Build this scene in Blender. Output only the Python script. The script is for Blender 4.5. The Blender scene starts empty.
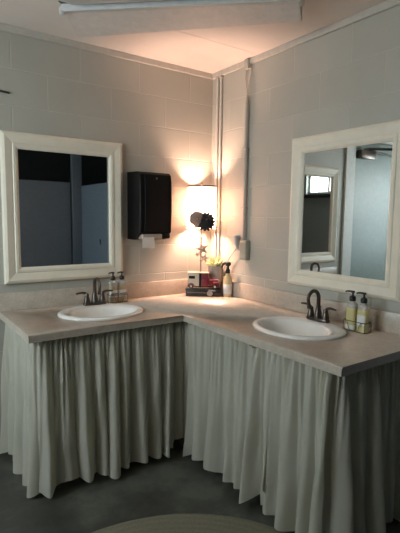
import bpy, bmesh, math, random
from mathutils import Vector, Matrix
PI = math.pi
SC = bpy.context.scene
COL = SC.collection
rnd = random.Random(7)

# ------------------------------------------------------------------ materials
def nmat(name):
    m = bpy.data.materials.new(name); m.use_nodes = True
    nt = m.node_tree
    b = nt.nodes['Principled BSDF']
    return m, nt, b

def setin(b, **k):
    for n, v in k.items():
        n = n.replace('_', ' ')
        if n in b.inputs:
            b.inputs[n].default_value = v

def rgba(c): return (c[0], c[1], c[2], 1.0)

def noise(nt, scale, detail=4, rough=.55, coord='Object', stretch=None):
    tc = nt.nodes.new('ShaderNodeTexCoord')
    n = nt.nodes.new('ShaderNodeTexNoise')
    n.inputs['Scale'].default_value = scale
    n.inputs['Detail'].default_value = detail
    n.inputs['Roughness'].default_value = rough
    if stretch:
        mp = nt.nodes.new('ShaderNodeMapping')
        mp.inputs['Scale'].default_value = stretch
        nt.links.new(tc.outputs[coord], mp.inputs['Vector'])
        nt.links.new(mp.outputs['Vector'], n.inputs['Vector'])
    else:
        nt.links.new(tc.outputs[coord], n.inputs['Vector'])
    return n

def ramp(nt, src, stops):
    r = nt.nodes.new('ShaderNodeValToRGB')
    els = r.color_ramp.elements
    while len(els) < len(stops): els.new(.5)
    for e, (p, c) in zip(els, stops):
        e.position = p; e.color = rgba(c)
    nt.links.new(src, r.inputs['Fac'])
    return r

def bump(nt, b, src, strength, dist=.001):
    n = nt.nodes.new('ShaderNodeBump')
    n.inputs['Strength'].default_value = strength
    n.inputs['Distance'].default_value = dist
    nt.links.new(src, n.inputs['Height'])
    nt.links.new(n.outputs['Normal'], b.inputs['Normal'])
    return n

def simple(name, col, rough=.5, metal=0., var=.06, scale=30, bmp=0., **k):
    m, nt, b = nmat(name)
    setin(b, Roughness=rough, Metallic=metal, **k)
    n = noise(nt, scale)
    lo = [c * (1 - var) for c in col]; hi = [min(1, c * (1 + var)) for c in col]
    r = ramp(nt, n.outputs['Fac'], [(.3, lo), (.7, hi)])
    nt.links.new(r.outputs['Color'], b.inputs['Base Color'])
    if bmp: bump(nt, b, n.outputs['Fac'], bmp)
    return m

def block_mat(name, axis, shift, col=(.445, .438, .388)):
    """painted concrete block laid in running bond; u along the wall, v up"""
    m, nt, b = nmat(name)
    setin(b, Roughness=.5)
    tc = nt.nodes.new('ShaderNodeTexCoord')
    sp = nt.nodes.new('ShaderNodeSeparateXYZ')
    nt.links.new(tc.outputs['Object'], sp.inputs[0])
    neg = nt.nodes.new('ShaderNodeMath'); neg.operation = 'MULTIPLY_ADD'
    neg.inputs[1].default_value = -1; neg.inputs[2].default_value = shift + 8 * .4064
    nt.links.new(sp.outputs[axis], neg.inputs[0])
    cb = nt.nodes.new('ShaderNodeCombineXYZ')
    nt.links.new(neg.outputs[0], cb.inputs['X'])
    # slight waviness in the joints
    nw = nt.nodes.new('ShaderNodeTexNoise'); nw.inputs['Scale'].default_value = 9
    nt.links.new(tc.outputs['Object'], nw.inputs['Vector'])
    wav = nt.nodes.new('ShaderNodeMath'); wav.operation = 'MULTIPLY_ADD'
    wav.inputs[1].default_value = .006; wav.inputs[2].default_value = -.003
    nt.links.new(nw.outputs['Fac'], wav.inputs[0])
    zz = nt.nodes.new('ShaderNodeMath'); zz.operation = 'ADD'
    nt.links.new(sp.outputs['Z'], zz.inputs[0]); nt.links.new(wav.outputs[0], zz.inputs[1])
    nt.links.new(zz.outputs[0], cb.inputs['Y'])
    br = nt.nodes.new('ShaderNodeTexBrick')
    br.offset = .5; br.offset_frequency = 2; br.squash = 1
    br.inputs['Scale'].default_value = 1
    br.inputs['Mortar Size'].default_value = .0042
    br.inputs['Mortar Smooth'].default_value = .6
    br.inputs['Brick Width'].default_value = .4064
    br.inputs['Row Height'].default_value = .2032
    br.inputs['Color1'].default_value = rgba([c * .965 for c in col])
    br.inputs['Color2'].default_value = rgba([min(1, c * 1.03) for c in col])
    br.inputs['Mortar'].default_value = rgba([min(1, c * 1.14) for c in col])
    nt.links.new(cb.outputs[0], br.inputs['Vector'])
    n2 = nt.nodes.new('ShaderNodeTexNoise'); n2.inputs['Scale'].default_value = 3.5; n2.inputs['Detail'].default_value = 6
    nt.links.new(tc.outputs['Object'], n2.inputs['Vector'])
    r = ramp(nt, n2.outputs['Fac'], [(.3, (.93, .93, .92)), (.7, (1.0, 1.0, 1.0))])
    mx = nt.nodes.new('ShaderNodeMixRGB'); mx.blend_type = 'MULTIPLY'; mx.inputs['Fac'].default_value = 1
    nt.links.new(br.outputs['Color'], mx.inputs['Color1']); nt.links.new(r.outputs['Color'], mx.inputs['Color2'])
    nt.links.new(mx.outputs['Color'], b.inputs['Base Color'])
    n3 = nt.nodes.new('ShaderNodeTexNoise'); n3.inputs['Scale'].default_value = 90; n3.inputs['Detail'].default_value = 5
    nt.links.new(tc.outputs['Object'], n3.inputs['Vector'])
    h = nt.nodes.new('ShaderNodeMath'); h.operation = 'MULTIPLY_ADD'
    h.inputs[1].default_value = -1.0
    s3 = nt.nodes.new('ShaderNodeMath'); s3.operation = 'MULTIPLY'; s3.inputs[1].default_value = .35
    nt.links.new(n3.outputs['Fac'], s3.inputs[0])
    nt.links.new(br.outputs['Fac'], h.inputs[0]); nt.links.new(s3.outputs[0], h.inputs[2])
    bump(nt, b, h.outputs[0], .6, .0028)
    return m

M = {}
M['block_left'] = block_mat('painted_block_left', 'X', .2032)
M['block_right'] = block_mat('painted_block_right', 'Y', 0.0)
M['trim'] = simple('trim_paint', (.50, .48, .43), .55)
M['ceiling'] = simple('ceiling_paint', (.74, .69, .64), .8, var=.03, scale=6)
M['unlit_wall'] = simple('unlit_wall_tone', (.035, .036, .038), .8)  # dark colour stands in for the unlit far end of the room
M['west_wall'] = simple('dim_paint', (.30, .31, .30), .8)
M['partition'] = simple('partition_paint', (.13, .16, .19), .45)
M['partition_daylit'] = simple('partition_daylit_tone', (.20, .25, .31), .45)  # lighter colour carries the daylight that falls on the stall door
M['door'] = simple('door_paint', (.26, .31, .29), .45)
M['door_frame'] = simple('door_frame_paint', (.66, .66, .62), .5)
M['cream'] = simple('cream_frame_paint', (.78, .73, .61), .4, var=.04, scale=14)
M['mirror'], nt, b = nmat('mirror_silver')
setin(b, Metallic=1.0, Roughness=.012, Base_Color=(.80, .83, .83, 1))
M['bronze'] = simple('oil_rubbed_bronze', (.12, .10, .088), .30, metal=.9, scale=60)
M['porcelain'] = simple('white_porcelain', (.80, .79, .76), .12, var=.01, Coat_Weight=.4)
M['chrome'] = simple('chrome', (.7, .7, .7), .18, metal=1)
M['steel_wire'] = simple('dark_wire', (.10, .095, .09), .35, metal=.9)
M['black_plastic'] = simple('black_plastic', (.003, .003, .0035), .45, var=.1, Specular_IOR_Level=.18)
M['smoke_plastic'] = simple('smoke_plastic', (.44, .35, .30), .25)
M['pump_black'] = simple('pump_black_plastic', (.010, .009, .009), .35)
M['paper'] = simple('paper_towel', (.78, .72, .66), .9)
M['pipe_paint'] = simple('pipe_paint', (.56, .54, .49), .45)
M['conduit'] = simple('conduit_grey', (.40, .39, .345), .5)
M['conduit_box'] = simple('outlet_box_grey', (.33, .34, .29), .5)
M['plug_grey'] = simple('plug_grey', (.34, .37, .40), .45)
M['wire_beige'] = simple('cable_beige', (.48, .45, .40), .55)
M['cord'] = simple('cord_tan', (.30, .22, .17), .5)
M['fixture_white'] = simple('fixture_enamel', (.66, .62, .58), .45)
M['fixture_metal'] = simple('fixture_edge', (.62, .63, .63), .3)
M['fixture_lens'] = simple('fixture_lens_grey', (.58, .60, .60), .35)
M['fixture_dark'] = simple('fixture_shadow_gap', (.05, .05, .05), .6)
M['red'] = simple('toy_red_enamel', (.19, .024, .036), .3)
M['toy_white'] = simple('toy_cream_enamel', (.60, .54, .45), .4)
M['toy_pink'] = simple('toy_hood_highlight', (.50, .20, .20), .35)  # pale pink paints in the highlight along the hood top
M['rubber'] = simple('toy_tyre', (.02, .02, .02), .6)
M['toy_dark'] = simple('toy_dark_glass', (.02, .017, .016), .2)
M['tin'] = simple('dark_tin', (.045, .040, .036), .35, metal=.4, scale=50, var=.3)
M['tin_grey'] = simple('tin_highlight_and_keyhole', (.22, .20, .18), .4, metal=.6)
M['pewter'] = simple('pewter_clasp', (.45, .44, .42), .35, metal=.8)
M['pot'] = simple('grey_planter', (.36, .31, .27), .6, var=.12, scale=40, bmp=.2)
M['foliage'] = simple('pale_succulent', (.58, .64, .34), .5, var=.2, scale=60)
M['soil'] = simple('potting_soil', (.04, .03, .02), .9)
M['amber'] = simple('amber_soap', (.80, .66, .45), .15, var=.05, Transmission_Weight=.45)
M['yellow'] = simple('yellow_soap', (.76, .68, .34), .18, var=.05, Transmission_Weight=.25)
M['clear_plastic'] = simple('clear_bottle', (.86, .85, .80), .12, var=.02, Transmission_Weight=.6)
M['label_white'] = simple('paper_label', (.70, .70, .67), .55)
M['label_dark'] = simple('label_ink', (.05, .045, .04), .6)
M['cream_soap'] = simple('cream_bottle', (.62, .50, .28), .3)
M['petal_black'] = simple('black_petals', (.012, .010, .012), .7)
M['petal_grey'] = simple('taupe_petals', (.36, .25, .20), .8)
M['lamp_metal'] = simple('lamp_metal', (.30, .25, .21), .3, metal=.8)
M['lamp_trim'] = simple('lamp_trim', (.10, .065, .05), .6)
M['star'] = simple('worn_star_metal', (.50, .36, .29), .4, metal=.6)
M['wood'] = simple('framing_lumber', (.25, .18, .11), .7, scale=12)
M['sash_white'] = simple('sash_paint', (.55, .55, .53), .5)
M['sill_dark'] = simple('dark_sill', (.03, .03, .03), .6)

# mottled laminate
m, nt, b = nmat('beige_laminate'); setin(b, Roughness=.34)
n1 = noise(nt, 14, 8, .7); n2 = noise(nt, 90, 4, .6)
r1 = ramp(nt, n1.outputs['Fac'], [(.25, (.42, .36, .30)), (.5, (.53, .465, .39)), (.75, (.61, .545, .47))])
r2 = ramp(nt, n2.outputs['Fac'], [(.35, (.86, .85, .84)), (.65, (1, 1, 1))])
mx = nt.nodes.new('ShaderNodeMixRGB'); mx.blend_type = 'MULTIPLY'; mx.inputs['Fac'].default_value = 1
nt.links.new(r1.outputs['Color'], mx.inputs['Color1']); nt.links.new(r2.outputs['Color'], mx.inputs['Color2'])
nt.links.new(mx.outputs['Color'], b.inputs['Base Color'])
M['laminate'] = m

# curtain cloth: woven, lets a little light through
m, nt, b = nmat('curtain_cloth'); setin(b, Roughness=.9, Sheen_Weight=.15)
n1 = noise(nt, 5, 4); r1 = ramp(nt, n1.outputs['Fac'], [(.3, (.72, .705, .61)), (.7, (.78, .765, .67))])
nt.links.new(r1.outputs['Color'], b.inputs['Base Color'])
n2 = noise(nt, 40, 5, .6, stretch=(1, 1, .25)); bump(nt, b, n2.outputs['Fac'], .25, .002)
M['cloth'] = m

# concrete floor
m, nt, b = nmat('grey_concrete'); setin(b, Roughness=.45)
n1 = noise(nt, 3.2, 8, .65); r1 = ramp(nt, n1.outputs['Fac'], [(.36, (.042, .043, .036)), (.5, (.070, .071, .059)), (.62, (.120, .119, .100))])
nt.links.new(r1.outputs['Color'], b.inputs['Base Color'])
n2 = noise(nt, 60, 5, .6); bump(nt, b, n2.outputs['Fac'], .2, .002)
M['concrete'] = m

# rug: rings of braid
m, nt, b = nmat('braided_rug'); setin(b, Roughness=.95)
tc = nt.nodes.new('ShaderNodeTexCoord')
w = nt.nodes.new('ShaderNodeTexWave'); w.wave_type = 'RINGS'; w.rings_direction = 'Z'
w.inputs['Scale'].default_value = 9; w.inputs['Distortion'].default_value = .6
nt.links.new(tc.outputs['Object'], w.inputs['Vector'])
r1 = ramp(nt, w.outputs['Fac'], [(.1, (.225, .205, .145)), (.5, (.235, .215, .15)), (.9, (.245, .225, .157))])
n2 = noise(nt, 120, 4); r2 = ramp(nt, n2.outputs['Fac'], [(.3, (.75, .75, .75)), (.7, (1, 1, 1))])
mx = nt.nodes.new('ShaderNodeMixRGB'); mx.blend_type = 'MULTIPLY'; mx.inputs['Fac'].default_value = 1
nt.links.new(r1.outputs['Color'], mx.inputs['Color1']); nt.links.new(r2.outputs['Color'], mx.inputs['Color2'])
nt.links.new(mx.outputs['Color'], b.inputs['Base Color'])
bump(nt, b, w.outputs['Fac'], .3, .002)
M['rug'] = m

# lampshade fabric (translucent)
m = bpy.data.materials.new('lampshade_fabric'); m.use_nodes = True; nt = m.node_tree
nt.nodes.clear()
out = nt.nodes.new('ShaderNodeOutputMaterial')
mixs = nt.nodes.new('ShaderNodeMixShader'); mixs.inputs[0].default_value = .74
d = nt.nodes.new('ShaderNodeBsdfDiffuse'); t = nt.nodes.new('ShaderNodeBsdfTranslucent')
n1 = noise(nt, 60, 4); r1 = ramp(nt, n1.outputs['Fac'], [(.3, (.88, .77, .69)), (.7, (.93, .83, .76))])
nt.links.new(r1.outputs['Color'], d.inputs['Color']); nt.links.new(r1.outputs['Color'], t.inputs['Color'])
nt.links.new(d.outputs[0], mixs.inputs[1]); nt.links.new(t.outputs[0], mixs.inputs[2])
nt.links.new(mixs.outputs[0], out.inputs['Surface'])
M['shade'] = m

# bulb glass that gives off light
m, nt, b = nmat('lit_bulb'); setin(b, Emission_Color=(1, .60, .44, 1), Emission_Strength=760, Base_Color=(1, .9, .8, 1))
M['bulb'] = m

# window pane
m = bpy.data.materials.new('window_glass'); m.use_nodes = True; nt = m.node_tree; nt.nodes.clear()
out = nt.nodes.new('ShaderNodeOutputMaterial'); mixs = nt.nodes.new('ShaderNodeMixShader')
mixs.inputs[0].default_value = .06
tr = nt.nodes.new('ShaderNodeBsdfTransparent'); gl = nt.nodes.new('ShaderNodeBsdfGlossy'); gl.inputs['Roughness'].default_value = .02
nt.links.new(tr.outputs[0], mixs.inputs[1]); nt.links.new(gl.outputs[0], mixs.inputs[2]); nt.links.new(mixs.outputs[0], out.inputs['Surface'])
M['glass'] = m

# ------------------------------------------------------------------ mesh helpers
def bm_new(): return bmesh.new()

def obj(name, bm, m, parent=None, smooth=True, angle=35):
    me = bpy.data.meshes.new(name)
    bmesh.ops.recalc_face_normals(bm, faces=bm.faces[:])
    bm.to_mesh(me); bm.free()
    if smooth:
        me.shade_smooth(); me.set_sharp_from_angle(angle=math.radians(angle))
    me.materials.append(m)
    o = bpy.data.objects.new(name, me); COL.objects.link(o)
    if parent is not None: o.parent = parent
    return o

def thing(name, label, cat, loc=(0, 0, 0), rz=0, group=None):
    o = bpy.data.objects.new(name, None); COL.objects.link(o)
    o.empty_display_size = .05
    o.location = loc; o.rotation_euler = (0, 0, rz)
    return tag(o, label, cat, group)

def tag(o, label, cat, group=None):
    o['label'] = label; o['category'] = cat
    if group: o['group'] = group
    return o

def struct(name, bm, m, parent=None, smooth=False):
    o = obj(name, bm, m, parent, smooth)
    if parent is None: o['kind'] = 'structure'
    return o

def box(bm, x0, x1, y0, y1, z0, z1, bev=0., seg=2):
    r = bmesh.ops.create_cube(bm, size=1)
    vs = r['verts']
    for v in vs:
        v.co = Vector(((x0 + x1) / 2 + v.co.x * (x1 - x0), (y0 + y1) / 2 + v.co.y * (y1 - y0), (z0 + z1) / 2 + v.co.z * (z1 - z0)))
    if bev > 0:
        es = list({e for v in vs for e in v.link_edges})
        bmesh.ops.bevel(bm, geom=es, offset=bev, segments=seg, profile=.5, affect='EDGES', clamp_overlap=True)
    return bm

def rings(bm, loops, cap0=True, cap1=True, closed=True):
    """skin a list of vertex-coordinate loops"""
    vl = [[bm.verts.new(c) for c in lp] for lp in loops]
    n = len(vl[0])
    for a, b in zip(vl[:-1], vl[1:]):
        for i in range(n if closed else n - 1):
            j = (i + 1) % n
            bm.faces.new((a[i], a[j], b[j], b[i]))
    if closed:
        if cap0: bm.faces.new(list(reversed(vl[0])))
        if cap1: bm.faces.new(vl[-1])
    return vl

def lathe(bm, prof, seg=24, c=(0, 0, 0), sx=1, sy=1, power=2., cap0=True, cap1=True):
    """prof: (radius, z); power > 2 gives a rounded-square section"""
    lps = []
    for r, z in prof:
        lp = []
        for i in range(seg):
            a = 2 * PI * i / seg
            ca, sa = math.cos(a), math.sin(a)
            k = (abs(ca) ** power + abs(sa) ** power) ** (-1 / power)
            lp.append((c[0] + r * sx * k * ca, c[1] + r * sy * k * sa, c[2] + z))
        lps.append(lp)
    rings(bm, lps, cap0, cap1)
    return bm

def tube(bm, pts, r, seg=10, caps=True):
    pts = [Vector(p) for p in pts]
    rs = r if isinstance(r, (list, tuple)) else [r] * len(pts)
    lps = []
    t0 = (pts[1] - pts[0]).normalized()
    up = Vector((0, 0, 1)) if abs(t0.z) < .9 else Vector((1, 0, 0))
    nrm = (up - t0 * up.dot(t0)).normalized()
    for i, p in enumerate(pts):
        if i == 0: t = pts[1] - pts[0]
        elif i == len(pts) - 1: t = pts[-1] - pts[-2]
        else: t = (pts[i + 1] - pts[i]).normalized() + (pts[i] - pts[i - 1]).normalized()
        t.normalize()
        nrm = (nrm - t * nrm.dot(t)).normalized()
        bn = t.cross(nrm)
        lps.append([p + (nrm * math.cos(2 * PI * k / seg) + bn * math.sin(2 * PI * k / seg)) * rs[i] for k in range(seg)])
    rings(bm, lps, caps, caps)
    return bm

def smooth_path(pts, n=8):
    """Catmull-Rom"""
    P = [Vector(p) for p in pts]; P = [P[0] * 2 - P[1]] + P + [P[-1] * 2 - P[-2]]
    out = []
    for i in range(1, len(P) - 2):
        for k in range(n):
            t = k / n
            a, b, c, d = P[i - 1:i + 3]
            out.append(.5 * ((2 * b) + (c - a) * t + (2 * a - 5 * b + 4 * c - d) * t * t + (3 * b - a - 3 * c + d) * t ** 3))
    out.append(P[-2])
    return out

def prism(bm, poly, z0, z1):
    a = [bm.verts.new((x, y, z0)) for x, y in poly]; b = [bm.verts.new((x, y, z1)) for x, y in poly]
    n = len(poly)
    bm.faces.new(list(reversed(a))); bm.faces.new(b)
    for i in range(n):
        j = (i + 1) % n
        bm.faces.new((a[i], a[j], b[j], b[i]))
    return bm

def copy_thing(root, loc, rz, label, group=None):
    r = root.copy(); COL.objects.link(r); r.location = loc; r.rotation_euler = (0, 0, rz)
    r['label'] = label
    if group: r['group'] = group
    for ch in list(root.children):
        c = ch.copy(); COL.objects.link(c); c.parent = r
        for g in list(ch.children):
            d = g.copy(); COL.objects.link(d); d.parent = c
    return r

# ------------------------------------------------------------------ setting
H = 2.465
WX, SY, EX = -3.2, -4.6, 1.5
DX0, DX1, DH = -2.62, -1.74, 2.19       # door opening in the left wall
# left wall (plane y = 0) with a door opening
bm = bm_new()
box(bm, DX1, .2, 0, .2, 0, H); box(bm, WX - .2, DX0, 0, .2, 0, H); box(bm, DX0, DX1, 0, .2, DH, H)
struct('wall_left', bm, M['block_left'])
bm = bm_new(); box(bm, 0, .2, -1.95, 0, 0, H); struct('wall_right', bm, M['block_right'])
# west wall with high window
WY0, WY1, WZ0, WZ1 = -1.92, -1.42, 1.78, 2.13
bm = bm_new()
VY0, VY1, VZ0, VZ1 = -1.18, -.42, .95, 2.05  # wall opening for the added second window
box(bm, WX - .2, WX, SY, WY0, 0, H); box(bm, WX - .2, WX, WY1, VY0, 0, H); box(bm, WX - .2, WX, VY1, 0, 0, H)
box(bm, WX - .2, WX, VY0, VY1, 0, VZ0); box(bm, WX - .2, WX, VY0, VY1, VZ1, H)
box(bm, WX - .2, WX, WY0, WY1, 0, WZ0); box(bm, WX - .2, WX, WY0, WY1, WZ1, H)
struct('wall_west', bm, M['west_wall'])
bm = bm_new(); box(bm, WX - .2, EX + .2, SY - .2, SY, 0, H); struct('wall_south', bm, M['unlit_wall'])
bm = bm_new(); box(bm, EX, EX + .2, SY, -1.95, 0, H); struct('wall_east', bm, M['unlit_wall'])
bm = bm_new(); box(bm, .2, EX + .2, -1.95, -1.75, 0, H); struct('wall_alcove', bm, M['unlit_wall'])
bm = bm_new(); box(bm, WX - .2, EX + .2, SY - .2, .2, -.1, 0); struct('floor', bm, M['concrete'])
# ceiling boards with open seams
bm = bm_new()
ys = [SY - .2, -3.0, -1.73, -.512, .2]
for a, c in zip(ys[:-1], ys[1:]):
    box(bm, WX - .2, EX + .2, a + .0015, c - .0015, H, H + .02, .002, 1)
box(bm, WX - .2, EX + .2, SY - .2, .2, H + .02, H + .08)
struct('ceiling', bm, M['ceiling'])
# wall-top trim
bm = bm_new(); box(bm, WX, -.018, -.018, 0, 2.428, H, .003, 1); struct('trim_1', bm, M['trim'])
bm = bm_new(); box(bm, -.018, 0, -1.95, 0, 2.428, H, .003, 1); struct('trim_2', bm, M['trim'])

# door in the left wall (seen in the right mirror)
dr = bpy.data.objects.new('door_1', None); COL.objects.link(dr); dr.location = ((DX0 + DX1) / 2, 0, 0); dr['kind'] = 'structure'
dw = (DX1 - DX0) / 2
bm = bm_new(); box(bm, -dw + .005, dw - .005, .015, .06, .01, DH - .006, .003, 1); obj('door_leaf', bm, M['door'], dr)
bm = bm_new()
for a, c in ((-dw - .11, -dw), (dw, dw + .14)): box(bm, a, c, -.02, -.0005, 0, DH + .09, .004, 1)
box(bm, -dw, dw, -.02, -.0005, DH, DH + .09, .004, 1)
obj('door_frame', bm, M['door_frame'], dr)
bm = bm_new(); box(bm, .16, .40, -.055, .014, 2.005, 2.085, .010)
tube(bm, [(.30, -.03, 2.08), (.30, -.03, 2.105)], .022)
tube(bm, [(.30, -.03, 2.10), (.02, -.20, 2.105), (-.16, -.03, 2.12)], .013)
tube(bm, [(.30, -.035, 2.095), (-.14, -.06, 2.06)], .010)
obj('door_closer', bm, M['bronze'], dr)
bm = bm_new(); tube(bm, smooth_path([(-.36, .014, 1.05), (-.36, -.04, 1.05), (-.30, -.05, 1.05), (-.25, -.05, 1.05)]), .010)
obj('door_handle', bm, M['chrome'], dr)

# high window in the west wall
wn = bpy.data.objects.new('window_1', None); COL.objects.link(wn); wn.location = (WX, (WY0 + WY1) / 2, WZ0); wn['kind'] = 'structure'
hw, hh = (WY1 - WY0) / 2, WZ1 - WZ0
bm = bm_new()
box(bm, -.12, -.06, -hw, -hw + .03, 0, hh); box(bm, -.12, -.06, hw - .03, hw, 0, hh)
box(bm, -.12, -.06, -hw + .03, hw - .03, 0, .03); box(bm, -.12, -.06, -hw + .03, hw - .03, hh - .03, hh)
box(bm, -.115, -.065, hw - .15, hw - .12, .03, hh - .03)
obj('window_frame', bm, M['sash_white'], wn, False)
bm = bm_new(); box(bm, -.092, -.088, -hw + .03, hw - .15, .03, hh - .03); box(bm, -.092, -.088, hw - .12, hw - .03, .03, hh - .03); obj('pane', bm, M['glass'], wn, False)
bm = bm_new(); box(bm, .001, .09, -hw - .06, hw + .06, -.06, -.012, .004, 1); obj('window_sill', bm, M['sill_dark'], wn)

# larger window added lower down the same wall, unseen, to supply cool side light
w2n = bpy.data.objects.new('added_window', None); COL.objects.link(w2n); w2n.location = (WX, (VY0 + VY1) / 2, VZ0); w2n['kind'] = 'structure'
hv, hh2 = (VY1 - VY0) / 2, VZ1 - VZ0
bm = bm_new()
box(bm, -.12, -.06, -hv, -hv + .04, 0, hh2); box(bm, -.12, -.06, hv - .04, hv, 0, hh2)
box(bm, -.12, -.06, -hv + .04, hv - .04, 0, .04); box(bm, -.12, -.06, -hv + .04, hv - .04, hh2 - .04, hh2)
box(bm, -.115, -.065, -hv + .04, hv - .04, hh2 / 2 - .02, hh2 / 2 + .02)
obj('window_frame', bm, M['sash_white'], w2n, False)
bm = bm_new(); box(bm, -.092, -.088, -hv + .04, hv - .04, .04, hh2 / 2 - .02); box(bm, -.092, -.088, -hv + .04, hv - .04, hh2 / 2 + .02, hh2 - .04); obj('pane', bm, M['glass'], w2n, False)

# toilet stalls on the far side of the room (seen in the left mirror)
st = thing('stall_partition', 'dark blue-grey toilet stall partition reflected in the left half of the left mirror', 'stall partition', (-.72, -3.0, 0))
bm = bm_new(); box(bm, -.86, .67, -.015, .015, .28, 1.84, .003, 1); obj('panel', bm, M['partition'], st)
for x in (-.80, .60):
    bm = bm_new(); tube(bm, [(x, 0, 0), (x, 0, .281)], .018); obj('foot', bm, M['chrome'], st)
sp_ = thing('stall_post', 'tall blue-grey post reflected between the two stall panels in the left mirror', 'post', (.03, -3.0, 0))
bm = bm_new(); box(bm, -.06, .07, -.03, .03, 0, H - .002, .004, 1); obj('upright', bm, M['partition'], sp_)
bm = bm_new(); box(bm, -.068, .078, -.038, .038, 0, .08, .003, 1); obj('shoe', bm, M['chrome'], sp_)
sd = thing('stall_door', 'daylit blue stall door with a small latch reflected at the right of the left mirror', 'stall door', (.10, -2.46, 0))
bm = bm_new(); box(bm, -.015, .015, -.50, .49, .0, 1.80, .003, 1); obj('panel', bm, M['partition_daylit'], sd)
bm = bm_new(); box(bm, -.03, -.014, .10, .125, 1.07, 1.14, .004, 1); obj('latch', bm, M['steel_wire'], sd)

# ------------------------------------------------------------------ vanity
CT, EDGE = .852, .038
CL, CDL, CDR, CR = -1.53, -.640, -.662, -1.745
SINKL, SINKR = (-1.035, -.335), (-.340, -1.225)
van = thing('vanity_counter', 'L-shaped beige mottled laminate counter running under both mirrors', 'counter', (0, 0, 0))
poly = [(CL, -.001), (CL, CDL), (CDR, CDL), (CDR, CR), (-.001, CR), (-.001, -.001)]
bm = bm_new(); prism(bm, poly, CT - EDGE, CT)
bm.edges.ensure_lookup_table()
es = []
for e in bm.edges:
    a, c = e.verts[0].co, e.verts[1].co
    if a.z > CT - .001 and c.z > CT - .001:
        if (abs(a.y - CDL) < 1e-4 and abs(c.y - CDL) < 1e-4) or (abs(a.x - CDR) < 1e-4 and abs(c.x - CDR) < 1e-4): es.append(e)
bmesh.ops.bevel(bm, geom=es, offset=.012, segments=4, profile=.5, affect='EDGES')
top = obj('worktop', bm, M['laminate'], van)
bm = bm_new()
for (cx, cy), sw in ((SINKL, 0), (SINKR, 1)):
    a, c = (.235, .197) if not sw else (.197, .235)
    prism(bm, [(cx + a * math.cos(2 * PI * i / 48), cy + c * math.sin(2 * PI * i / 48)) for i in range(48)], CT - .1, CT + .1)
cut = obj('cutter', bm, M['laminate'], None)
md = top.modifiers.new('holes', 'BOOLEAN'); md.operation = 'DIFFERENCE'; md.object = cut; md.solver = 'EXACT'
dg = bpy.context.evaluated_depsgraph_get(); dg.update()
me = bpy.data.meshes.new_from_object(top.evaluated_get(dg)); top.modifiers.clear(); top.data = me
bpy.data.objects.remove(cut)
bm = bm_new(); box(bm, CL, -.001, -.021, -.001, CT, CT + .106, .005, 2); obj('backsplash', bm, M['laminate'], van)
bm = bm_new(); box(bm, -.021, -.001, CR, -.021, CT, CT + .106, .005, 2); obj('backsplash', bm, M['laminate'], van)
# lumber carrying the top, hidden by the skirts
bm = bm_new()
zz = CT - EDGE
for x, y in ((-1.46, -.54), (-.59, -.54), (-.56, -1.66), (-1.46, -.06), (-.06, -1.66)):
    box(bm, x - .02, x + .02, y - .02, y + .02, 0, zz)
box(bm, -1.48, -.57, -.56, -.52, zz - .07, zz - .0005); box(bm, -.61, -.57, -1.68, -.56, zz - .07, zz - .0005)
obj('support_frame', bm, M['wood'], van, False)

# sink
def make_sink():
    t = thing('sink', 'x', 'sink', (0, 0, 0))
    prof = [(.250, .213, 0, .0), (.252, .215, 0, .006), (.247, .210, 0, .012), (.236, .199, 0, .0155), (.224, .186, -.004, .0155),
            (.208, .156, -.026, .012), (.199, .147, -.028, .002), (.190, .138, -.029, -.02), (.178, .127, -.03, -.055), (.155, .108, -.03, -.09),
            (.115, .080, -.03, -.116), (.065, .046, -.03, -.128), (.024, .024, -.03, -.132)]
    bm = bm_new(); S = 56
    lps = [[(a * math.cos(2 * PI * i / S), cy + b * math.sin(2 * PI * i / S), z) for i in range(S)] for a, b, cy, z in prof]
    # outside of the bowl, coming back up under the rim
    outer = [(.030, .030, -.03, -.142), (.12, .086, -.03, -.128), (.165, .118, -.03, -.098), (.19, .138, -.03, -.055), (.205, .152, -.028, -.002), (.230, .19, 0, .0)]
    lps += [[(a * math.cos(2 * PI * i / S), cy + b * math.sin(2 * PI * i / S), z) for i in range(S)] for a, b, cy, z in outer]
    vl = rings(bm, lps, False, False)
    n = len(vl[0])
    for i in range(n):
        bm.faces.new((vl[-1][i], vl[-1][(i + 1) % n], vl[0][(i + 1) % n], vl[0][i]))
    obj('basin', bm, M['porcelain'], t, True, 60)
    bm = bm_new(); lathe(bm, [(.012, -.134), (.023, -.134), (.026, -.1305), (.020, -.129), (.012, -.130)], 24, (0, -.03, 0)); obj('drain', bm, M['chrome'], t)
    return t
s1 = make_sink(); s1.location = (*SINKL, CT); s1['label'] = 'oval white drop-in sink under the left mirror'; s1['group'] = 'oval sinks in the counter'
s2 = copy_thing(s1, (*SINKR, CT), -PI / 2, 'oval white drop-in sink under the right mirror', 'oval sinks in the counter')

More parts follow.
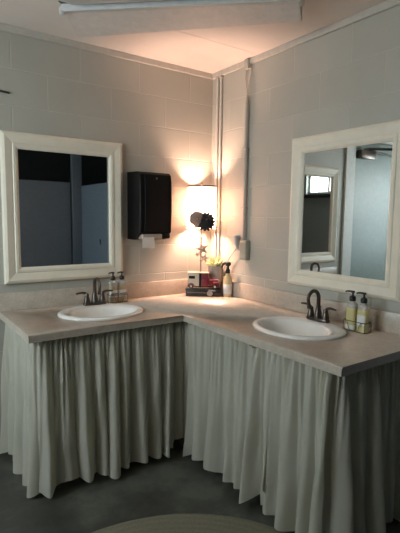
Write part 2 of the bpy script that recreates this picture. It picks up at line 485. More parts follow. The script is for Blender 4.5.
# faucet
def make_faucet():
    t = thing('faucet', 'x', 'faucet'); t.scale = (.94, .94, .94)
    bm = bm_new(); lathe(bm, [(.94, 0), (1.0, .004), (1.0, .012), (.93, .018)], 36, sx=.080, sy=.026, power=2.8); obj('base_plate', bm, M['bronze'], t)
    bm = bm_new()
    lathe(bm, [(.023, .016), (.0225, .03), (.018, .055), (.0145, .075), (.0135, .08)], 20)
    path = [(0, 0, .06), (0, 0, .10), (0, 0, .13)]
    R = .044
    for k in range(1, 13):
        a = PI * k / 12 * 1.12
        path.append((0, -R + R * math.cos(a), .132 + R * math.sin(a)))
    path = [Vector(q) for q in path]; path.append(path[-1] + (path[-1] - path[-2]).normalized() * .022)
    n = len(path); tube(bm, path, [.0125 - .003 * i / (n - 1) for i in range(n)], 14)
    e = path[-1]; d_ = (path[-1] - path[-2]).normalized()
    tube(bm, [e - d_ * .004, e + d_ * .014], .0125, 14)
    obj('spout', bm, M['bronze'], t)
    for s in (-1, 1):
        bm = bm_new()
        lathe(bm, [(.021, .016), (.0205, .03), (.016, .048), (.0135, .062), (.0145, .068), (.011, .076)], 18, (s * .054, 0, 0))
        p = smooth_path([(s * .054, 0, .066), (s * .064, .000, .079), (s * .085, .0, .085), (s * .112, -.002, .0835), (s * .126, -.003, .082)], 6)
        m_ = len(p); tube(bm, p, [.010 - .0052 * i / (m_ - 1) for i in range(m_)], 10)
        obj('handle', bm, M['bronze'], t)
    bm = bm_new(); tube(bm, [(0, .018, .015), (0, .018, .075)], .0025, 8); lathe(bm, [(.003, .072), (.006, .076), (.006, .082), (.002, .086)], 12, (0, .018, 0)); obj('drain_rod', bm, M['bronze'], t)
    return t
f1 = make_faucet(); f1.location = (-1.005, -.158, CT + .0155); f1['label'] = 'dark bronze gooseneck faucet behind the left sink'; f1['group'] = 'bronze faucets'
f2 = copy_thing(f1, (-.163, -1.205, CT + .0155), -PI / 2, 'dark bronze gooseneck faucet behind the right sink', 'bronze faucets')

# ------------------------------------------------------------------ mirrors
def make_mirror():
    t = thing('wall_mirror', 'x', 'mirror')
    w, h = .375, .876
    prof = [(0, 0), (0, .018), (.006, .026), (.020, .032), (.050, .026), (.062, .022), (.066, .026), (.080, .024), (.092, .016), (.095, .012), (.095, .008)]
    bm = bm_new(); lps = []
    for (u, d) in prof:
        lps.append([(-w + u, -d, u), (w - u, -d, u), (w - u, -d, h - u), (-w + u, -d, h - u)])
    vl = rings(bm, lps, False, False)
    # close the back
    for i in range(4):
        j = (i + 1) % 4
        bm.faces.new((vl[-1][i], vl[-1][j], vl[0][j], vl[0][i]))
    bmesh.ops.translate(bm, verts=bm.verts[:], vec=(0, -.001, 0))
    obj('frame', bm, M['cream'], t, True, 12)
    bm = bm_new(); box(bm, -w + .09, w - .09, -.0105, -.002, .09, h - .09); obj('mirror_glass', bm, M['mirror'], t, False)
    return t
m1 = make_mirror(); m1.location = (-1.121, 0, 1.012); m1['label'] = 'cream framed mirror on the left wall above the left sink, reflecting dark stalls'; m1['group'] = 'cream framed mirrors'
m2 = copy_thing(m1, (0, -1.213, 1.014), -PI / 2, 'cream framed mirror on the right wall, reflecting a door and a bright window', 'cream framed mirrors')

# ------------------------------------------------------------------ paper towel dispenser
dp = thing('towel_dispenser', 'black plastic paper towel dispenser on the wall beside the left mirror', 'towel dispenser', (-.583, 0, 1.262))
bm = bm_new()
prof = [(0, 0), (-.105, 0), (-.120, .012), (-.178, .052), (-.186, .2), (-.182, .38), (-.172, .425), (-.15, .441), (0, .447)]
L_ = [[(x, y, z) for y, z in prof] for x in (-.120, -.116, -.085, -.082, .082, .085, .116, .120)]
for i, sc_ in ((0, .965), (2, .985), (3, 1.02), (4, 1.02), (5, .985), (7, .965)):
    L_[i] = [(x, y * sc_, z) for x, y, z in L_[i]]
# open the mouth: the middle of the cover stops short of the bottom
rings(bm, L_, True, True)
bmesh.ops.translate(bm, verts=bm.verts[:], vec=(0, -.002, 0))
obj('cover', bm, M['black_plastic'], dp, True, 30)
bm = bm_new(); box(bm, -.098, .050, -.181, -.112, .003, .040, .008); obj('dispensing_mouth', bm, M['smoke_plastic'], dp)
bm = bm_new(); box(bm, .051, .117, -.172, -.106, .006, .043, .010); obj('roll_knob_housing', bm, M['black_plastic'], dp)
bm = bm_new(); lathe(bm, [(.006, 0), (.007, .002), (.006, .004)], 16); bmesh.ops.rotate(bm, verts=bm.verts[:], cent=(0, 0, 0), matrix=Matrix.Rotation(PI / 2, 3, 'X'))
bmesh.ops.translate(bm, verts=bm.verts[:], vec=(0, -.188, .40)); obj('keyhole', bm, M['tin_grey'], dp)
# the sheet hanging out
bm = bm_new(); lps = []
for k in range(9):
    t_ = k / 8
    z = 1.262 + .018 - .070 * t_
    y = -.1835 - .006 * math.sin(t_ * 2.2)
    lp = []
    for i in range(13):
        x = -.688 + .090 * i / 12
        yy = y + .0012 * math.sin(i * .7 + t_ * 2)
        lp.append((x, yy, z + .002 * math.sin(i * .5) * t_))
    for i in range(12, -1, -1):
        x = -.688 + .090 * i / 12
        yy = y + .0012 * math.sin(i * .7 + t_ * 2) + .0012
        lp.append((x, yy, z + .002 * math.sin(i * .5) * t_))
    lps.append(lp)
rings(bm, lps)
tag(obj('paper_towel', bm, M['paper']), 'white paper towel sheet hanging out of the black dispenser', 'paper towel')

# ------------------------------------------------------------------ pipes and conduit
PW = CT + .106
tps = []
for i, (y, lab) in enumerate(((-.078, 'left of the two thin painted pipes rising in the wall corner behind the lamp'),
                              (-.118, 'right of the two thin painted pipes rising in the wall corner behind the lamp'))):
    bm = bm_new(); tube(bm, [(-.013, y, PW), (-.013, y, 2.462)], .0095, 12)
    o = obj('pipe', bm, M['pipe_paint']); tag(o, lab, 'pipe', 'thin pipes in the corner'); tps.append(o)
    bm = bm_new()
    for z in (2.42,): box(bm, -.026, -.0008, y - .014, y + .014, z - .01, z + .01, .002, 1)
    obj('strap', bm, M['conduit'], o)

cd = thing('electrical_conduit', 'grey vertical conduit with an outlet box on the right wall', 'conduit', (0, -.412, 1.262))
bm = bm_new(); tube(bm, [(-.018, 0, -.01), (-.018, 0, .93), (-.018, 0, .97)], [.0145, .0145, .007], 16); obj('conduit_pipe', bm, M['conduit'], cd)
bm = bm_new(); box(bm, -.042, -.001, -.052, .014, -.135, .0, .006); obj('outlet_box', bm, M['conduit_box'], cd)
bm = bm_new(); box(bm, -.046, -.0425, -.047, .009, -.126, -.012, .002, 1); obj('cover_plate', bm, M['conduit_box'], cd)
for z in (.22, .62):
    bm = bm_new(); box(bm, -.035, -.0008, -.020, .020, z - .006, z + .006, .003, 1); obj('strap', bm, M['conduit'], cd)
bm = bm_new(); box(bm, -.034, -.001, -.018, .018, 1.135, 1.2005, .004); obj('top_clip', bm, M['conduit'], cd)
bm = bm_new(); tube(bm, smooth_path([(-.018, .008, 1.15), (-.020, .018, 1.10), (-.020, .014, 1.06), (-.019, .004, 1.01), (-.018, .002, .955)]), .0042, 8); obj('cable', bm, M['wire_beige'], cd)
bm = bm_new(); tube(bm, smooth_path([(-.018, -.008, 1.14), (-.020, -.036, 1.13), (-.020, -.036, 1.09), (-.020, -.014, 1.02), (-.018, -.004, .955)]), .0036, 8); obj('cable', bm, M['wire_beige'], cd)
bm = bm_new(); tube(bm, smooth_path([(-.022, .012, -.066), (-.022, .040, -.072), (-.024, .058, -.060), (-.026, .066, -.035)], 5), .011, 14)
tube(bm, [(-.026, .066, -.04), (-.026, .068, .012)], [.017, .020], 16)
tube(bm, [(-.026, .068, .010), (-.026, .069, .028)], [.025, .023], 16)
obj('plug_adapter', bm, M['plug_grey'], cd)

# ------------------------------------------------------------------ ceiling light fixture, set across the corner
fx = thing('ceiling_light', 'long white fluorescent light fixture, switched off, across the ceiling corner', 'ceiling light', (-.70, -.70, H))
fx_l = lambda p: (p[0] + .70, p[1] + .70, p[2] - H)
FL, FR = (-1.115, -.235), (-.28, -1.124)
NL, NR = (-1.262, -.442), (-.408, -1.226)
def slab(bm, quad, ztop):
    lo = [bm.verts.new(fx_l(q)) for q in quad]
    hi = [bm.verts.new(fx_l((q[0], q[1], ztop))) for q in quad]
    bm.faces.new(lo); bm.faces.new(list(reversed(hi)))
    for i in range(4):
        j = (i + 1) % 4; bm.faces.new((lo[j], lo[i], hi[i], hi[j]))
bm = bm_new(); slab(bm, [(*FL, 2.400), (*FR, 2.400), (*NR, 2.428), (*NL, 2.428)], H - .0005)
bmesh.ops.bevel(bm, geom=bm.edges[:], offset=.004, segments=2, affect='EDGES'); obj('side_panel', bm, M['fixture_white'], fx)
dn = Vector((-.705, -.709, 0))
def off(p, s): return (p[0] + dn.x * s, p[1] + dn.y * s)
bm = bm_new(); slab(bm, [(*off(NL, .001), 2.422), (*off(NR, .001), 2.422), (*off(NR, .036), 2.418), (*off(NL, .036), 2.418)], H - .0005)
bmesh.ops.bevel(bm, geom=bm.edges[:], offset=.004, segments=2, affect='EDGES'); obj('edge_rail', bm, M['fixture_metal'], fx)
bm = bm_new(); slab(bm, [(*off(NL, .037), 2.452), (*off(NR, .037), 2.452), (*off(NR, .062), 2.452), (*off(NL, .062), 2.452)], H - .0005); obj('channel', bm, M['fixture_dark'], fx, False)
bm = bm_new(); lps = []
A_, B_ = Vector((*off(NL, .055), 0)), Vector((*off(NR, .055), 0)); ax = (B_ - A_)
for k in range(15):
    s = k / 14
    e = min(s, 1 - s); w_ = .27 if e > .07 else .27 * math.sqrt(max(.02, 1 - (1 - e / .07) ** 2))
    c = A_ + ax * (s * 1.0) + dn * .135
    lps.append([fx_l(tuple(c + dn * (w_ / 2) * math.cos(PI * q / 10) * -1 + Vector((0, 0, (H - .003) - .052 * math.sin(PI * q / 10) ** .6)))) for q in range(11)])
rings(bm, lps); obj('diffuser', bm, M['fixture_lens'], fx)
bm = bm_new(); c = Vector((*off(NL, .02), 2.425))
box(bm, -.012, .012, -.012, .012, -.02, .02, .004); bmesh.ops.translate(bm, verts=bm.verts[:], vec=Vector(fx_l(c))); obj('clip', bm, M['fixture_metal'], fx)
bm = bm_new(); c = Vector((*off(NR, .03), 2.425)); d2 = (Vector(NR) - Vector(NL)).normalized()
slab(bm, [(NR[0] + d2.x * .003, NR[1] + d2.y * .003, 2.405), (NR[0] + d2.x * .02, NR[1] + d2.y * .02, 2.405), (NR[0] + d2.x * .02 + dn.x * .14, NR[1] + d2.y * .02 + dn.y * .14, 2.39), (NR[0] + d2.x * .003 + dn.x * .14, NR[1] + d2.y * .003 + dn.y * .14, 2.39)], H - .0005)
obj('end_cap', bm, M['conduit'], fx, False)

# ------------------------------------------------------------------ curtains
def poly_resample(pts, r, ds):
    """polyline with rounded corners -> list of (point, normal pointing to the right of travel)"""
    P = [Vector((x, y)) for x, y in pts]
    fine = [P[0]]
    for i in range(1, len(P) - 1):
        a = (P[i - 1] - P[i]).normalized(); b = (P[i + 1] - P[i]).normalized()
        p0, p1 = P[i] + a * r, P[i] + b * r
        for k in range(9):
            t = k / 8
            fine.append(p0 * (1 - t) ** 2 + P[i] * 2 * t * (1 - t) + p1 * t * t)
    fine.append(P[-1])
    cum = [0]
    for a, b in zip(fine[:-1], fine[1:]): cum.append(cum[-1] + (b - a).length)
    n = max(2, int(cum[-1] / ds)); out = []; j = 0
    for i in range(n + 1):
        s = cum[-1] * i / n
        while j < len(cum) - 2 and cum[j + 1] < s: j += 1
        t = (s - cum[j]) / max(1e-9, cum[j + 1] - cum[j])
        out.append((s, fine[j].lerp(fine[j + 1], t)))
    res = []
    for i, (s, p) in enumerate(out):
        a = out[max(0, i - 3)][1]; b = out[min(n, i + 3)][1]
        t = (b - a).normalized()
        res.append((s, p, Vector((t.y, -t.x))))
    return res, cum[-1]

def make_curtain(label, pts, seed, ztop, zhem, amp=.075, flare=.008, period=(.06, .115), r=.03, sag=None, hemvar=.02, gather=.017, curl0=0., curl1=0.):
    R = random.Random(seed)
    path, L = poly_resample(pts, r, .0036)
    edges = [-.08]
    while edges[-1] < L + .15: edges.append(edges[-1] + R.uniform(*period))
    N = len(edges)
    amps = [R.uniform(.35, 1.0) for _ in edges]; lean = [R.uniform(-.03, .03) for _ in edges]; pw = [R.uniform(.9, 2.3) for _ in edges]
    omg = [R.uniform(.25, 1.0) for _ in edges]; start = [R.uniform(0, .25) for _ in edges]; hz = [R.uniform(-1, 1) for _ in edges]
    fe = [-.08]
    while fe[-1] < L + .15: fe.append(fe[-1] + R.uniform(.014, .034))
    fa = [R.uniform(.35, 1) for _ in fe]; fl = [R.uniform(.2, .9) for _ in fe]
    ph = [R.uniform(0, 6.28) for _ in range(8)]
    def seg(E, s):
        for i in range(len(E) - 1):
            if E[i] <= s < E[i + 1]: return i, (s - E[i]) / (E[i + 1] - E[i])
        return 0, 0
    NR_ = 36
    bm = bm_new(); rows = []
    for k in range(NR_ + 1):
        t = k / NR_
        row = []
        for s, p, n in path:
            tg = Vector((-n.y, n.x))
            sd_ = s + .016 * t * math.sin(s * 5.3 + ph[0]) + .007 * math.sin(t * 5 + s * 19 + ph[1]) * t
            ci, cu = seg(edges, sd_)
            ci2, cu = seg(edges, sd_ + lean[ci] * t * .5 * math.sin(PI * cu))
            ci = ci2
            cv = amps[ci] * (.5 - .5 * math.cos(2 * PI * cu)) ** pw[ci]
            fi, fu = seg(fe, s + .010 * t * math.sin(s * 17 + ph[2]))
            fv = fa[fi] * (.5 - .5 * math.cos(2 * PI * fu))
            grow = max(0, (t - start[ci] * .4) / (1 - start[ci] * .4)) ** .58
            fin = gather * max(0, 1 - t / (.2 + .75 * fl[fi])) + .003 * t
            d = fin * fv + amp * (.10 + .90 * grow) * cv + flare * t ** 1.3
            d += .004 * math.sin(s * 37 + t * 6 + ph[3]) * t + .0025 * math.sin(s * 90 + t * 11 + ph[5]) * math.sin(t * 3)
            side_ = -omg[ci] * .026 * grow * math.sin(2 * PI * cu) * amps[ci]
            if curl0: d += curl0 * max(0, 1 - s / .035) * (.5 + .5 * t + .25 * math.sin(t * 23) * t)
            if curl1: d += curl1 * max(0, 1 - (L - s) / .035) * (.5 + .5 * t + .25 * math.sin(t * 19) * t)
            if s < .03: side_ *= s / .03
            if L - s < .03: side_ *= (L - s) / .03
            zt = ztop - (sag(s) if sag else 0)
            zb = (zhem(s) if callable(zhem) else zhem) + hemvar * (hz[ci] * math.sin(PI * cu) ** 2 + .45 * math.sin(s * 13 + ph[4])) + .10 * amp * (1 - cv)
            z = zt + (zb - zt) * t
            if t > .90: d += .002
            q = p + n * d + tg * side_
            row.append(bm.verts.new((q.x, q.y, z)))
        rows.append(row)
    for a, b in zip(rows[:-1], rows[1:]):
        for i in range(len(a) - 1): bm.faces.new((a[i], a[i + 1], b[i + 1], b[i]))
    bmesh.ops.solidify(bm, geom=bm.faces[:], thickness=.0015)
    o = obj('sink_skirt_curtain', bm, M['cloth'], None, True, 80)
    return tag(o, label, 'curtain', 'gathered skirts around the counter')

ZT = CT - EDGE - .002
yL, xR = CDL + .040, CDR + .040
make_curtain('gathered cloth skirt under the left sink, wrapping the left end of the counter',
             [(CL + .035, -.03), (CL + .035, yL), (-.716, yL)], 11, ZT, .036, curl1=.01, amp=.085, period=(.065, .115))
make_curtain('short bunched skirt hanging higher in the inner corner below the counter',
             [(-.738, yL + .010), (xR + .008, yL + .010), (xR + .008, yL - .10)], 5, ZT, lambda s: .075 + .02 * math.sin(s * 30), amp=.030, flare=.0, period=(.04, .07), r=.045)
def sagR(s): return .020 * math.exp(-((s - .52) / .06) ** 2)
make_curtain('long skirt along the right front, sagging below the counter edge left of the right sink',
             [(xR, yL - .085), (xR, -1.365)], 23, ZT, lambda s: .026 + .06 * max(0, (s - .42) / .2) ** 2, sag=sagR, gather=.022, amp=.115, period=(.075, .135), flare=0)
make_curtain('skirt directly below the right sink with a wavy loose edge beside the counter corner',
             [(xR - .010, -1.312), (xR - .010, -1.690)], 29, ZT, .028, gather=.022, curl0=.012, curl1=.025, amp=.11, period=(.07, .125), flare=0)
make_curtain('gathered cloth skirt wrapping the right end of the counter, nearest in the photo',
             [(xR + .004, -1.600), (xR + .004, CR + .040), (-.03, CR + .040)], 31, ZT, .03, period=(.075, .12), amp=.09, curl0=.012)

# ------------------------------------------------------------------ soap bottles
def bottle(label, loc, rz, liquid, group, style):
    t = thing('soap_bottle', label, 'soap bottle', loc, rz, group); t.scale = (.95, .95, .95)
    w = .0275
    bm = bm_new()
    lathe(bm, [(.026, .0), (.0295, .004), (w, .012), (w, .122)], 32, power=4, sx=1, sy=.82); obj('liquid', bm, M[liquid], t)
    bm = bm_new()
    lathe(bm, [(w, .1222), (w, .130), (.027, .142), (.018, .150), (.013, .153), (.013, .160)], 32, power=3.4, sx=1, sy=.82); obj('shoulder', bm, M['clear_plastic'], t)
    def patch(z0, z1, frac, m, o_=.0008):
        bm = bm_new(); lps = []
        for z in (z0, z1):
            lp = []
            for i in range(17):
                a = -PI / 2 + (i / 16 - .5) * PI * frac
                ca, sa = math.cos(a), math.sin(a)
                k = (abs(ca) ** 4 + abs(sa) ** 4) ** -.25
                lp.append(((w + o_) * k * ca, (w * .82 + o_) * k * sa, z))
            for i in range(16, -1, -1):
                a = -PI / 2 + (i / 16 - .5) * PI * frac
                ca, sa = math.cos(a), math.sin(a)
                k = (abs(ca) ** 4 + abs(sa) ** 4) ** -.25
                lp.append(((w + .0001) * k * ca, (w * .82 + .0001) * k * sa, z))
            lps.append(lp)
        rings(bm, lps)
        return obj('paper_label', bm, M[m], t)
    if style == 0: patch(.040, .088, .9, 'label_white'); patch(.060, .066, .55, 'label_dark', .0014)
    elif style == 1: patch(.008, .030, .95, 'label_white')
    else: patch(.040, .094, .55, 'label_white')
    bm = bm_new(); lathe(bm, [(.0165, .158), (.0175, .160), (.0175, .178), (.014, .183), (.007, .186), (.0055, .189), (.0055, .203)], 24)
    lathe(bm, [(.006, .201), (.0105, .203), (.011, .207), (.009, .2115), (.004, .213)], 20)
    tube(bm, smooth_path([(0, 0, .208), (-.015, -.004, .2085), (-.030, -.010, .2075), (-.0375, -.012, .203)]), [.0055] * 8 + [.005] * 8 + [.0042] * 9, 10)
    obj('pump', bm, M['pump_black'], t)
    return t
def caddy(label, loc, rz, span):
    t = thing('bottle_caddy', label, 'caddy', loc, rz, 'wire soap caddies')
    def ring(z, w, d, r=.0018):
        pts = []
        for i in range(41):
            a = 2 * PI * i / 40
            ca, sa = math.cos(a), math.sin(a); k = (abs(ca) ** 5 + abs(sa) ** 5) ** -.2
            pts.append((w * k * ca, d * k * sa, z))
        return pts, r
    for z, nm in ((.003, 'base_ring'), (.052, 'upper_ring')):
        bm = bm_new(); p, r = ring(z, span / 2 + .034, .029); tube(bm, p, .0021, 6)
        obj(nm, bm, M['steel_wire'], t)
    for sx in (-1, 1):
        for sy in (-1, 1):
            x, y = sx * (span / 2 + .031), sy * .0265
            bm = bm_new(); tube(bm, [(x, y, .001), (x, y, .052)], .0018, 6); obj('upright_wire', bm, M['steel_wire'], t)
    for q in (-.5, .5):
        bm = bm_new(); tube(bm, smooth_path([(q * .02 + q * span, -.029, .052), (q * span, -.031, .03), (q * span - q * .02, -.029, .003)]), .0015, 6); obj('upright_wire', bm, M['steel_wire'], t)
    return t
LB = [(-.848, -.083), (-.785, -.083)]
bottle('amber soap pump bottle nearer the left sink faucet', (*LB[0], CT), 0, 'amber', 'soap pump bottles in caddies', 0)
bottle('amber soap pump bottle beside the left mirror edge, right of its twin', (*LB[1], CT), 0, 'amber', 'soap pump bottles in caddies', 0)
caddy('dark wire caddy around the two amber soap bottles', (-.8165, -.083, CT), 0, .060)
RB = [(-.126, -1.392), (-.126, -1.458)]
bottle('yellow soap pump bottle nearer the right sink faucet, white patch at its base', (*RB[0], CT), -PI / 2, 'yellow', 'soap pump bottles in caddies', 1)
bottle('yellow soap pump bottle with a white front label, farther from the right sink', (*RB[1], CT), -PI / 2, 'yellow', 'soap pump bottles in caddies', 2)
caddy('dark wire caddy around the two yellow soap bottles', (-.126, -1.425, CT), -PI / 2, .064)

# ------------------------------------------------------------------ lamp
LX, LY = -.172, -.118
lp = thing('table_lamp', 'lit table lamp with white drum shade and dark flowers in the corner', 'lamp', (LX, LY, CT))
bm = bm_new(); lathe(bm, [(.034, 0), (.035, .004), (.033, .010), (.012, .016), (.006, .022)], 28); obj('base', bm, M['lamp_metal'], lp)
bm = bm_new()
prof = [(.005, .02)]
for z in (.16, .24, .33, .41): prof += [(.005, z), (.0085, z + .004), (.0085, z + .016), (.005, z + .02)]
prof += [(.005, .50), (.012, .505), (.012, .54), (.009, .545)]
lathe(bm, prof, 16); obj('stem', bm, M['lamp_metal'], lp)
SZ0, SZ1, SR = .483, .786, .104
bm = bm_new(); a = []
lps = [[(SR * (1 - .02 * t_) * math.cos(2 * PI * i / 56), SR * (1 - .02 * t_) * math.sin(2 * PI * i / 56), SZ0 + (SZ1 - SZ0) * t_) for i in range(56)] for t_ in (0, .25, .5, .75, 1)]
rings(bm, lps, False, False); sh = obj('lamp_shade', bm, M['shade'], lp)
for za, zb, r in ((SZ0 + .006, SZ0 + .016, SR * .999), (SZ1 - .012, SZ1 + .001, SR * .981)):
    bm = bm_new(); lathe(bm, [(r + .0006, za), (r + .0030, za), (r + .0030, zb), (r + .0006, zb), (r + .0006, za)], 56, cap0=False, cap1=False)
    obj('shade_trim', bm, M['lamp_trim'], sh)
bm = bm_new()
for k in range(3):
    an = 2 * PI * k / 3 + .4
    tube(bm, [(0, 0, SZ1 - .012), (SR * .97 * math.cos(an), SR * .97 * math.sin(an), SZ1 - .002)], .0016, 6)
for s in (-1, 1): tube(bm, smooth_path([(0, 0, .505), (s * .046, .0, .56), (s * .052, 0, .66), (s * .03, 0, .74), (0, 0, SZ1 - .012)]), .0016, 6)
obj('harp', bm, M['lamp_metal'], lp)
bm = bm_new(); lathe(bm, [(.003, SZ1 - .016), (.004, SZ1 + .002), (.010, SZ1 + .008), (.011, SZ1 + .015), (.006, SZ1 + .023), (.001, SZ1 + .026)], 16); obj('finial', bm, M['lamp_metal'], lp)
bm = bm_new(); lathe(bm, [(.012, .545), (.015, .556), (.033, .592), (.040, .625), (.035, .655), (.018, .676), (.001, .681)], 24); obj('bulb', bm, M['bulb'], lp)

to_cam = Vector((-2.07 - LX, -2.80 - LY, 0)).normalized()
side = Vector((-to_cam.y, to_cam.x, 0))       # to the right seen from the room
def flower(bm, c, R_, np_, layers, width=.55):
    for L2 in range(layers):
        for k in range(np_):
            a_ = 2 * PI * (k + .5 * (L2 % 2)) / np_
            rr = R_ * (1 - .24 * L2)
            u = side * math.cos(a_) + Vector((0, 0, 1)) * math.sin(a_)
            v = side * -math.sin(a_) + Vector((0, 0, 1)) * math.cos(a_)
            wd = rr * width * PI / np_ * 1.6
            rows = []
            for q in range(6):
                s_ = q / 5
                wq = wd * math.sin(PI * min(.97, .12 + s_ * .83)) ** .7
                cc = c + u * rr * s_ + to_cam * (.006 + .007 * L2 + .014 * math.sin(s_ * 2.2) - .006 * s_ * (2 - L2))
                rows.append([cc - v * wq - to_cam * .0035, cc, cc + v * wq - to_cam * .0035, cc + v * wq * .6 - to_cam * .006, cc - v * wq * .6 - to_cam * .006])
            rings(bm, rows)
    bmesh.ops.create_uvsphere(bm, u_segments=12, v_segments=8, radius=R_ * .22, matrix=Matrix.Translation(c + to_cam * (.016 + .007 * layers)))
fc = Vector((0, 0, .535)) + to_cam * (SR + .006)
bm = bm_new(); flower(bm, fc + side * .031 - to_cam * .001, .069, 15, 3, .7); obj('flower', bm, M['petal_black'], lp)['label'] = 'black daisy pinned to the shade'
bm = bm_new(); flower(bm, fc + side * -.030 + Vector((0, 0, .018)), .056, 7, 3, .8); obj('flower', bm, M['petal_grey'], lp)['label'] = 'brownish grey fabric flower pinned to the shade'
def star(bm, c, R_, th=.004, rot=.2):
    pts = []
    for k in range(10):
        r_ = R_ if k % 2 == 0 else R_ * .42
        a_ = PI / 2 + rot + k * PI / 5
        pts.append(c + side * r_ * math.cos(a_) + Vector((0, 0, 1)) * r_ * math.sin(a_))
    fr, bk = bm.verts.new(c + to_cam * th), bm.verts.new(c - to_cam * th)
    vs = [bm.verts.new(q) for q in pts]
    for k in range(10):
        bm.faces.new((vs[k], vs[(k + 1) % 10], fr)); bm.faces.new((vs[(k + 1) % 10], vs[k], bk))
for c, R_, ro in (((.008, 0, .335), .050, .25), ((.026, 0, .268), .036, -.2), ((-.026, 0, .295), .022, .5)):
    bm = bm_new(); star(bm, side * c[0] + Vector((0, 0, c[2])) + to_cam * .012, R_, rot=ro); 
    if c[0] < 0: tube(bm, [side * c[0] * .8 + Vector((0, 0, c[2])) + to_cam * .010, Vector((0, 0, c[2]))], .0015, 6)
    else: tube(bm, [side * c[0] * .4 + Vector((0, 0, c[2])) + to_cam * .012, Vector((0, 0, c[2]))], .0015, 6)
    obj('star', bm, M['star'], lp, False)
# cord to the outlet
bm = bm_new()
w2 = lambda p: (p[0] - LX, p[1] - LY, p[2] - CT)
tube(bm, smooth_path([w2(q) for q in [(LX + .03, LY - .005, CT + .006), (-.10, -.085, CT + .006), (-.05, -.105, CT + .03), (-.034, -.150, CT + .10), (-.029, -.21, CT + .19), (-.027, -.265, CT + .27), (-.027, -.315, CT + .32), (-.026, -.340, CT + .345)]]), .0028, 8)
obj('power_cord', bm, M['cord'], lp)

# ------------------------------------------------------------------ tin, toy truck, planter, bottle
ang = math.atan2(-.17, .205)
ux, uy = Vector((math.cos(ang), math.sin(ang), 0)), Vector((-math.sin(ang), math.cos(ang), 0))
mid = Vector((-.207, -.205, 0)) + uy * .027
tn = thing('trinket_tin', 'dark oblong tin with a silver clasp under the toy truck', 'tin', (mid.x, mid.y, CT), ang)
bm = bm_new(); box(bm, -.128, .128, -.026, .026, 0, .040, .003); obj('body', bm, M['tin'], tn)
bm = bm_new(); box(bm, -.131, .131, -.028, .028, .041, .056, .003); box(bm, -.131, .131, -.0295, -.0275, .042, .046, .0005, 1); obj('lid', bm, M['tin'], tn)
bm = bm_new(); box(bm, -.12, .02, -.0275, -.0255, .024, .029, .0008, 1); obj('highlight_band', bm, M['tin_grey'], tn)  # grey band paints in the highlight along the tin's front
bm = bm_new(); lathe(bm, [(.001, .004), (.008, .005), (.014, .003), (.019, .004), (.021, .001), (.021, -.001)], 20)
bmesh.ops.rotate(bm, verts=bm.verts[:], cent=(0, 0, 0), matrix=Matrix.Rotation(PI / 2, 3, 'X'))
bmesh.ops.translate(bm, verts=bm.verts[:], vec=(.045, -.030, .024)); box(bm, .035, .085, -.031, -.0275, .040, .050, .002)
obj('clasp', bm, M['pewter'], tn)

tr_ = thing('toy_truck', 'vintage toy truck with white box and red cab standing on the dark tin', 'toy truck', (mid.x, mid.y, CT + .0563), ang); tr_.scale = (.95, .95, .92)
def part(nm, mat, f, parent=tr_, smooth=True):
    bm = bm_new(); f(bm); return obj(nm, bm, M[mat], parent, smooth)
part('cargo_box', 'toy_white', lambda b_: (box(b_, -.122, -.036, -.024, .024, .018, .118, .004), box(b_, -.126, .036, -.0265, .0265, .1185, .126, .003)))
part('side_window', 'toy_dark', lambda b_: box(b_, -.112, -.066, -.0255, -.0235, .076, .098, .001, 1))
part('door_opening', 'toy_dark', lambda b_: box(b_, -.035, -.018, -.023, .023, .020, .118, .001, 1))
part('cab', 'red', lambda b_: (box(b_, -.017, .034, -.0245, .0245, .018, .070, .004), box(b_, -.017, -.006, -.0245, .0245, .070, .118, .002), box(b_, .026, .034, -.0245, .0245, .070, .118, .002), box(b_, -.006, .026, -.0205, .0205, .070, .117, .001)))
def hood(b_):
    prof = [(.034, .026), (.034, .076), (.060, .073), (.100, .068), (.112, .062), (.116, .050), (.116, .026)]
    rings(b_, [[(x, y, z) for x, z in prof] for y in (-.018, -.014, .014, .018)])
part('hood', 'red', hood)
part('hood_top', 'toy_pink', lambda b_: (box(b_, .040, .108, -.019, .019, .066, .071, .002), box(b_, .072, .118, -.0225, -.016, .046, .056, .003)))
def fender(b_, cx, s):
    lps = []
    for y in (s * .018, s * .026):
        lp = [(cx + r_ * math.cos(a_), y, .014 + r_ * math.sin(a_)) for r_, rng in ((.027, range(9)), (.020, range(8, -1, -1))) for a_ in [PI * .02 + PI * .96 * k / 8 for k in rng]]
        lps.append(lp)
    rings(b_, lps)
for cx in (.085, -.095):
    for s in (-1, 1): part('fender', 'red', lambda b_: fender(b_, cx, s))
part('chassis', 'toy_dark', lambda b_: (box(b_, -.12, .115, -.014, .014, .010, .0175, .001), box(b_, -.068, .060, -.026, -.016, .010, .015, .001)))
for cx in (.085, -.095):
    for s in (-1, 1):
        bm = bm_new(); lathe(bm, [(.004, -.004), (.013, -.0045), (.016, -.002), (.016, .002), (.013, .0045), (.004, .004)], 20)
        bmesh.ops.rotate(bm, verts=bm.verts[:], cent=(0, 0, 0), matrix=Matrix.Rotation(PI / 2, 3, 'X')); bmesh.ops.translate(bm, verts=bm.verts[:], vec=(cx, s * .023, .016))
        w_ = obj('wheel', bm, M['rubber'], tr_)
        bm = bm_new(); lathe(bm, [(.001, -.006), (.008, -.0055), (.010, -.003), (.010, .003), (.008, .0055), (.001, .006)], 16)
        bmesh.ops.rotate(bm, verts=bm.verts[:], cent=(0, 0, 0), matrix=Matrix.Rotation(PI / 2, 3, 'X')); bmesh.ops.translate(bm, verts=bm.verts[:], vec=(cx, s * .023, .016))
        obj('hubcap', bm, M['toy_white'], w_)
part('bumper', 'pewter', lambda b_: box(b_, .117, .121, -.026, .026, .018, .026, .001, 1))
for s in (-1, 1):
    part('headlight', 'pewter', lambda b_: lathe(b_, [(.001, 0), (.005, .002), (.006, .006), (.004, .010)], 12, (.112, s * .016, .058)))

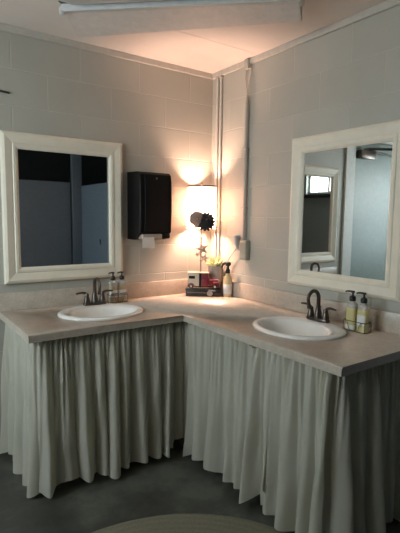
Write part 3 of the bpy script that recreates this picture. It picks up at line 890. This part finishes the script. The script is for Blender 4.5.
pl = thing('potted_succulent', 'pale green succulent in a tall grey planter behind the toy truck', 'potted plant', (-.080, -.172, CT), math.radians(-45))
bm = bm_new()
lathe(bm, [(.043, 0), (.044, .004), (.0495, .206), (.050, .215), (.046, .215), (.045, .195)], 32, power=5); obj('planter', bm, M['pot'], pl)
bm = bm_new(); lathe(bm, [(.0415, .194), (.0415, .200), (.02, .206), (.001, .207)], 24, power=5); obj('soil', bm, M['soil'], pl)
bm = bm_new(); R2 = random.Random(3)
for k in range(46):
    a_ = R2.uniform(0, 2 * PI); el = R2.uniform(.35, 1.45); r0 = R2.uniform(0, .030)
    c = Vector((r0 * math.cos(a_), r0 * math.sin(a_), .204))
    d_ = Vector((math.cos(a_) * math.cos(el), math.sin(a_) * math.cos(el), math.sin(el)))
    Ln = R2.uniform(.045, .085)
    tube(bm, [c, c + d_ * Ln * .4, c + d_ * Ln * .75 + Vector((0, 0, .004)), c + d_ * Ln], [.003, .0065, .0075, .0012], 7)
obj('foliage', bm, M['foliage'], pl)

pb = thing('pump_bottle', 'cream bottle with a large black pump head beside the planter', 'bottle', (-.056, -.290, CT), math.radians(-35))
bm = bm_new(); lathe(bm, [(.029, 0), (.032, .004), (.032, .120), (.028, .140), (.016, .158), (.013, .172)], 28); obj('body', bm, M['cream_soap'], pb)
bm = bm_new(); lathe(bm, [(.0321, .020), (.0328, .021), (.0328, .090), (.0321, .091)], 28, cap0=False, cap1=False); obj('paper_label', bm, M['label_white'], pb)
bm = bm_new(); lathe(bm, [(.015, .168), (.017, .171), (.017, .190), (.010, .200), (.009, .218), (.018, .224), (.022, .234), (.020, .246), (.008, .252)], 24)
tube(bm, smooth_path([(0, 0, .238), (-.020, 0, .240), (-.036, 0, .228), (-.044, 0, .208)]), [.011] * 8 + [.010] * 8 + [.007] * 9, 10)
obj('pump', bm, M['pump_black'], pb)

# ------------------------------------------------------------------ rug, pin
bm = bm_new(); RX, RY = .80, .76
lathe(bm, [(.99, 0.0005), (1.0, .004), (.99, .009), (.975, .010)], 96, sx=RX, sy=RY)
rg = obj('braided_rug', bm, M['rug']); rg.location = (-1.39, -1.745, 0); tag(rg, 'oval beige braided rug on the dark concrete floor', 'rug')
bm = bm_new(); tube(bm, [(-1.505, -.0055, 2.105), (-1.435, -.0055, 2.100)], .006, 8)
tag(obj('metal_bracket', bm, M['steel_wire']), 'short dark metal strip on the wall above the left mirror', 'bracket')

# ------------------------------------------------------------------ light
def light(kind, name, loc, energy, col, **k):
    l = bpy.data.lights.new(name, kind); l.energy = energy; l.color = col
    for a_, v in k.items(): setattr(l, a_, v)
    o = bpy.data.objects.new(name, l); COL.objects.link(o); o.location = loc
    return o
# daylight arriving at the high window
dl = light('AREA', 'daylight_area', (WX - .40, (WY0 + WY1) / 2, 2.05), 155, (.95, .99, .93), shape='RECTANGLE', size=1.3, size_y=.9)
dl.rotation_euler = (Vector((-1, 0, .12))).to_track_quat('Z', 'Y').to_euler()
d2_ = light('AREA', 'daylight_area', (WX - .40, (VY0 + VY1) / 2, 1.6), 48, (.78, .93, 1.0), shape='RECTANGLE', size=1.1, size_y=1.3)  # added cool side fill, shining in through the added window
d2_.rotation_euler = (Vector((-1, 0, .1))).to_track_quat('Z', 'Y').to_euler()
w = bpy.data.worlds.new('World'); SC.world = w; w.use_nodes = True
bgn = w.node_tree.nodes['Background']; bgn.inputs['Color'].default_value = (.75, .88, 1, 1); bgn.inputs['Strength'].default_value = 2.0

# ------------------------------------------------------------------ camera
cx, cy, cz, yaw, pit, rol, f = -2.07356209, -2.79572686, 1.41355328, .615734722, -.107949271, .0127657099, 452.22
fw = Vector((math.sin(yaw) * math.cos(pit), math.cos(yaw) * math.cos(pit), math.sin(pit)))
r = Vector((math.cos(yaw), -math.sin(yaw), 0)); u = r.cross(fw)
r2 = r * math.cos(rol) + u * math.sin(rol); u2 = -r * math.sin(rol) + u * math.cos(rol)
cam = bpy.data.cameras.new('camera'); co = bpy.data.objects.new('camera', cam); COL.objects.link(co)
co.matrix_world = Matrix(((r2.x, u2.x, -fw.x, cx), (r2.y, u2.y, -fw.y, cy), (r2.z, u2.z, -fw.z, cz), (0, 0, 0, 1)))
cam.sensor_fit = 'HORIZONTAL'; cam.sensor_width = 36; cam.lens = f * 36 / 400; cam.clip_start = .02
SC.camera = co
SC.view_settings.view_transform = 'Standard'; SC.view_settings.look = 'None'
SC.view_settings.gamma = 1; SC.view_settings.use_curve_mapping = False
SC.view_settings.exposure = 0.0
SC.cycles.use_denoising = True
SC.cycles.max_bounces = 10; SC.cycles.diffuse_bounces = 6; SC.cycles.glossy_bounces = 6; SC.cycles.transparent_max_bounces = 12
SC.cycles.sample_clamp_indirect = 6
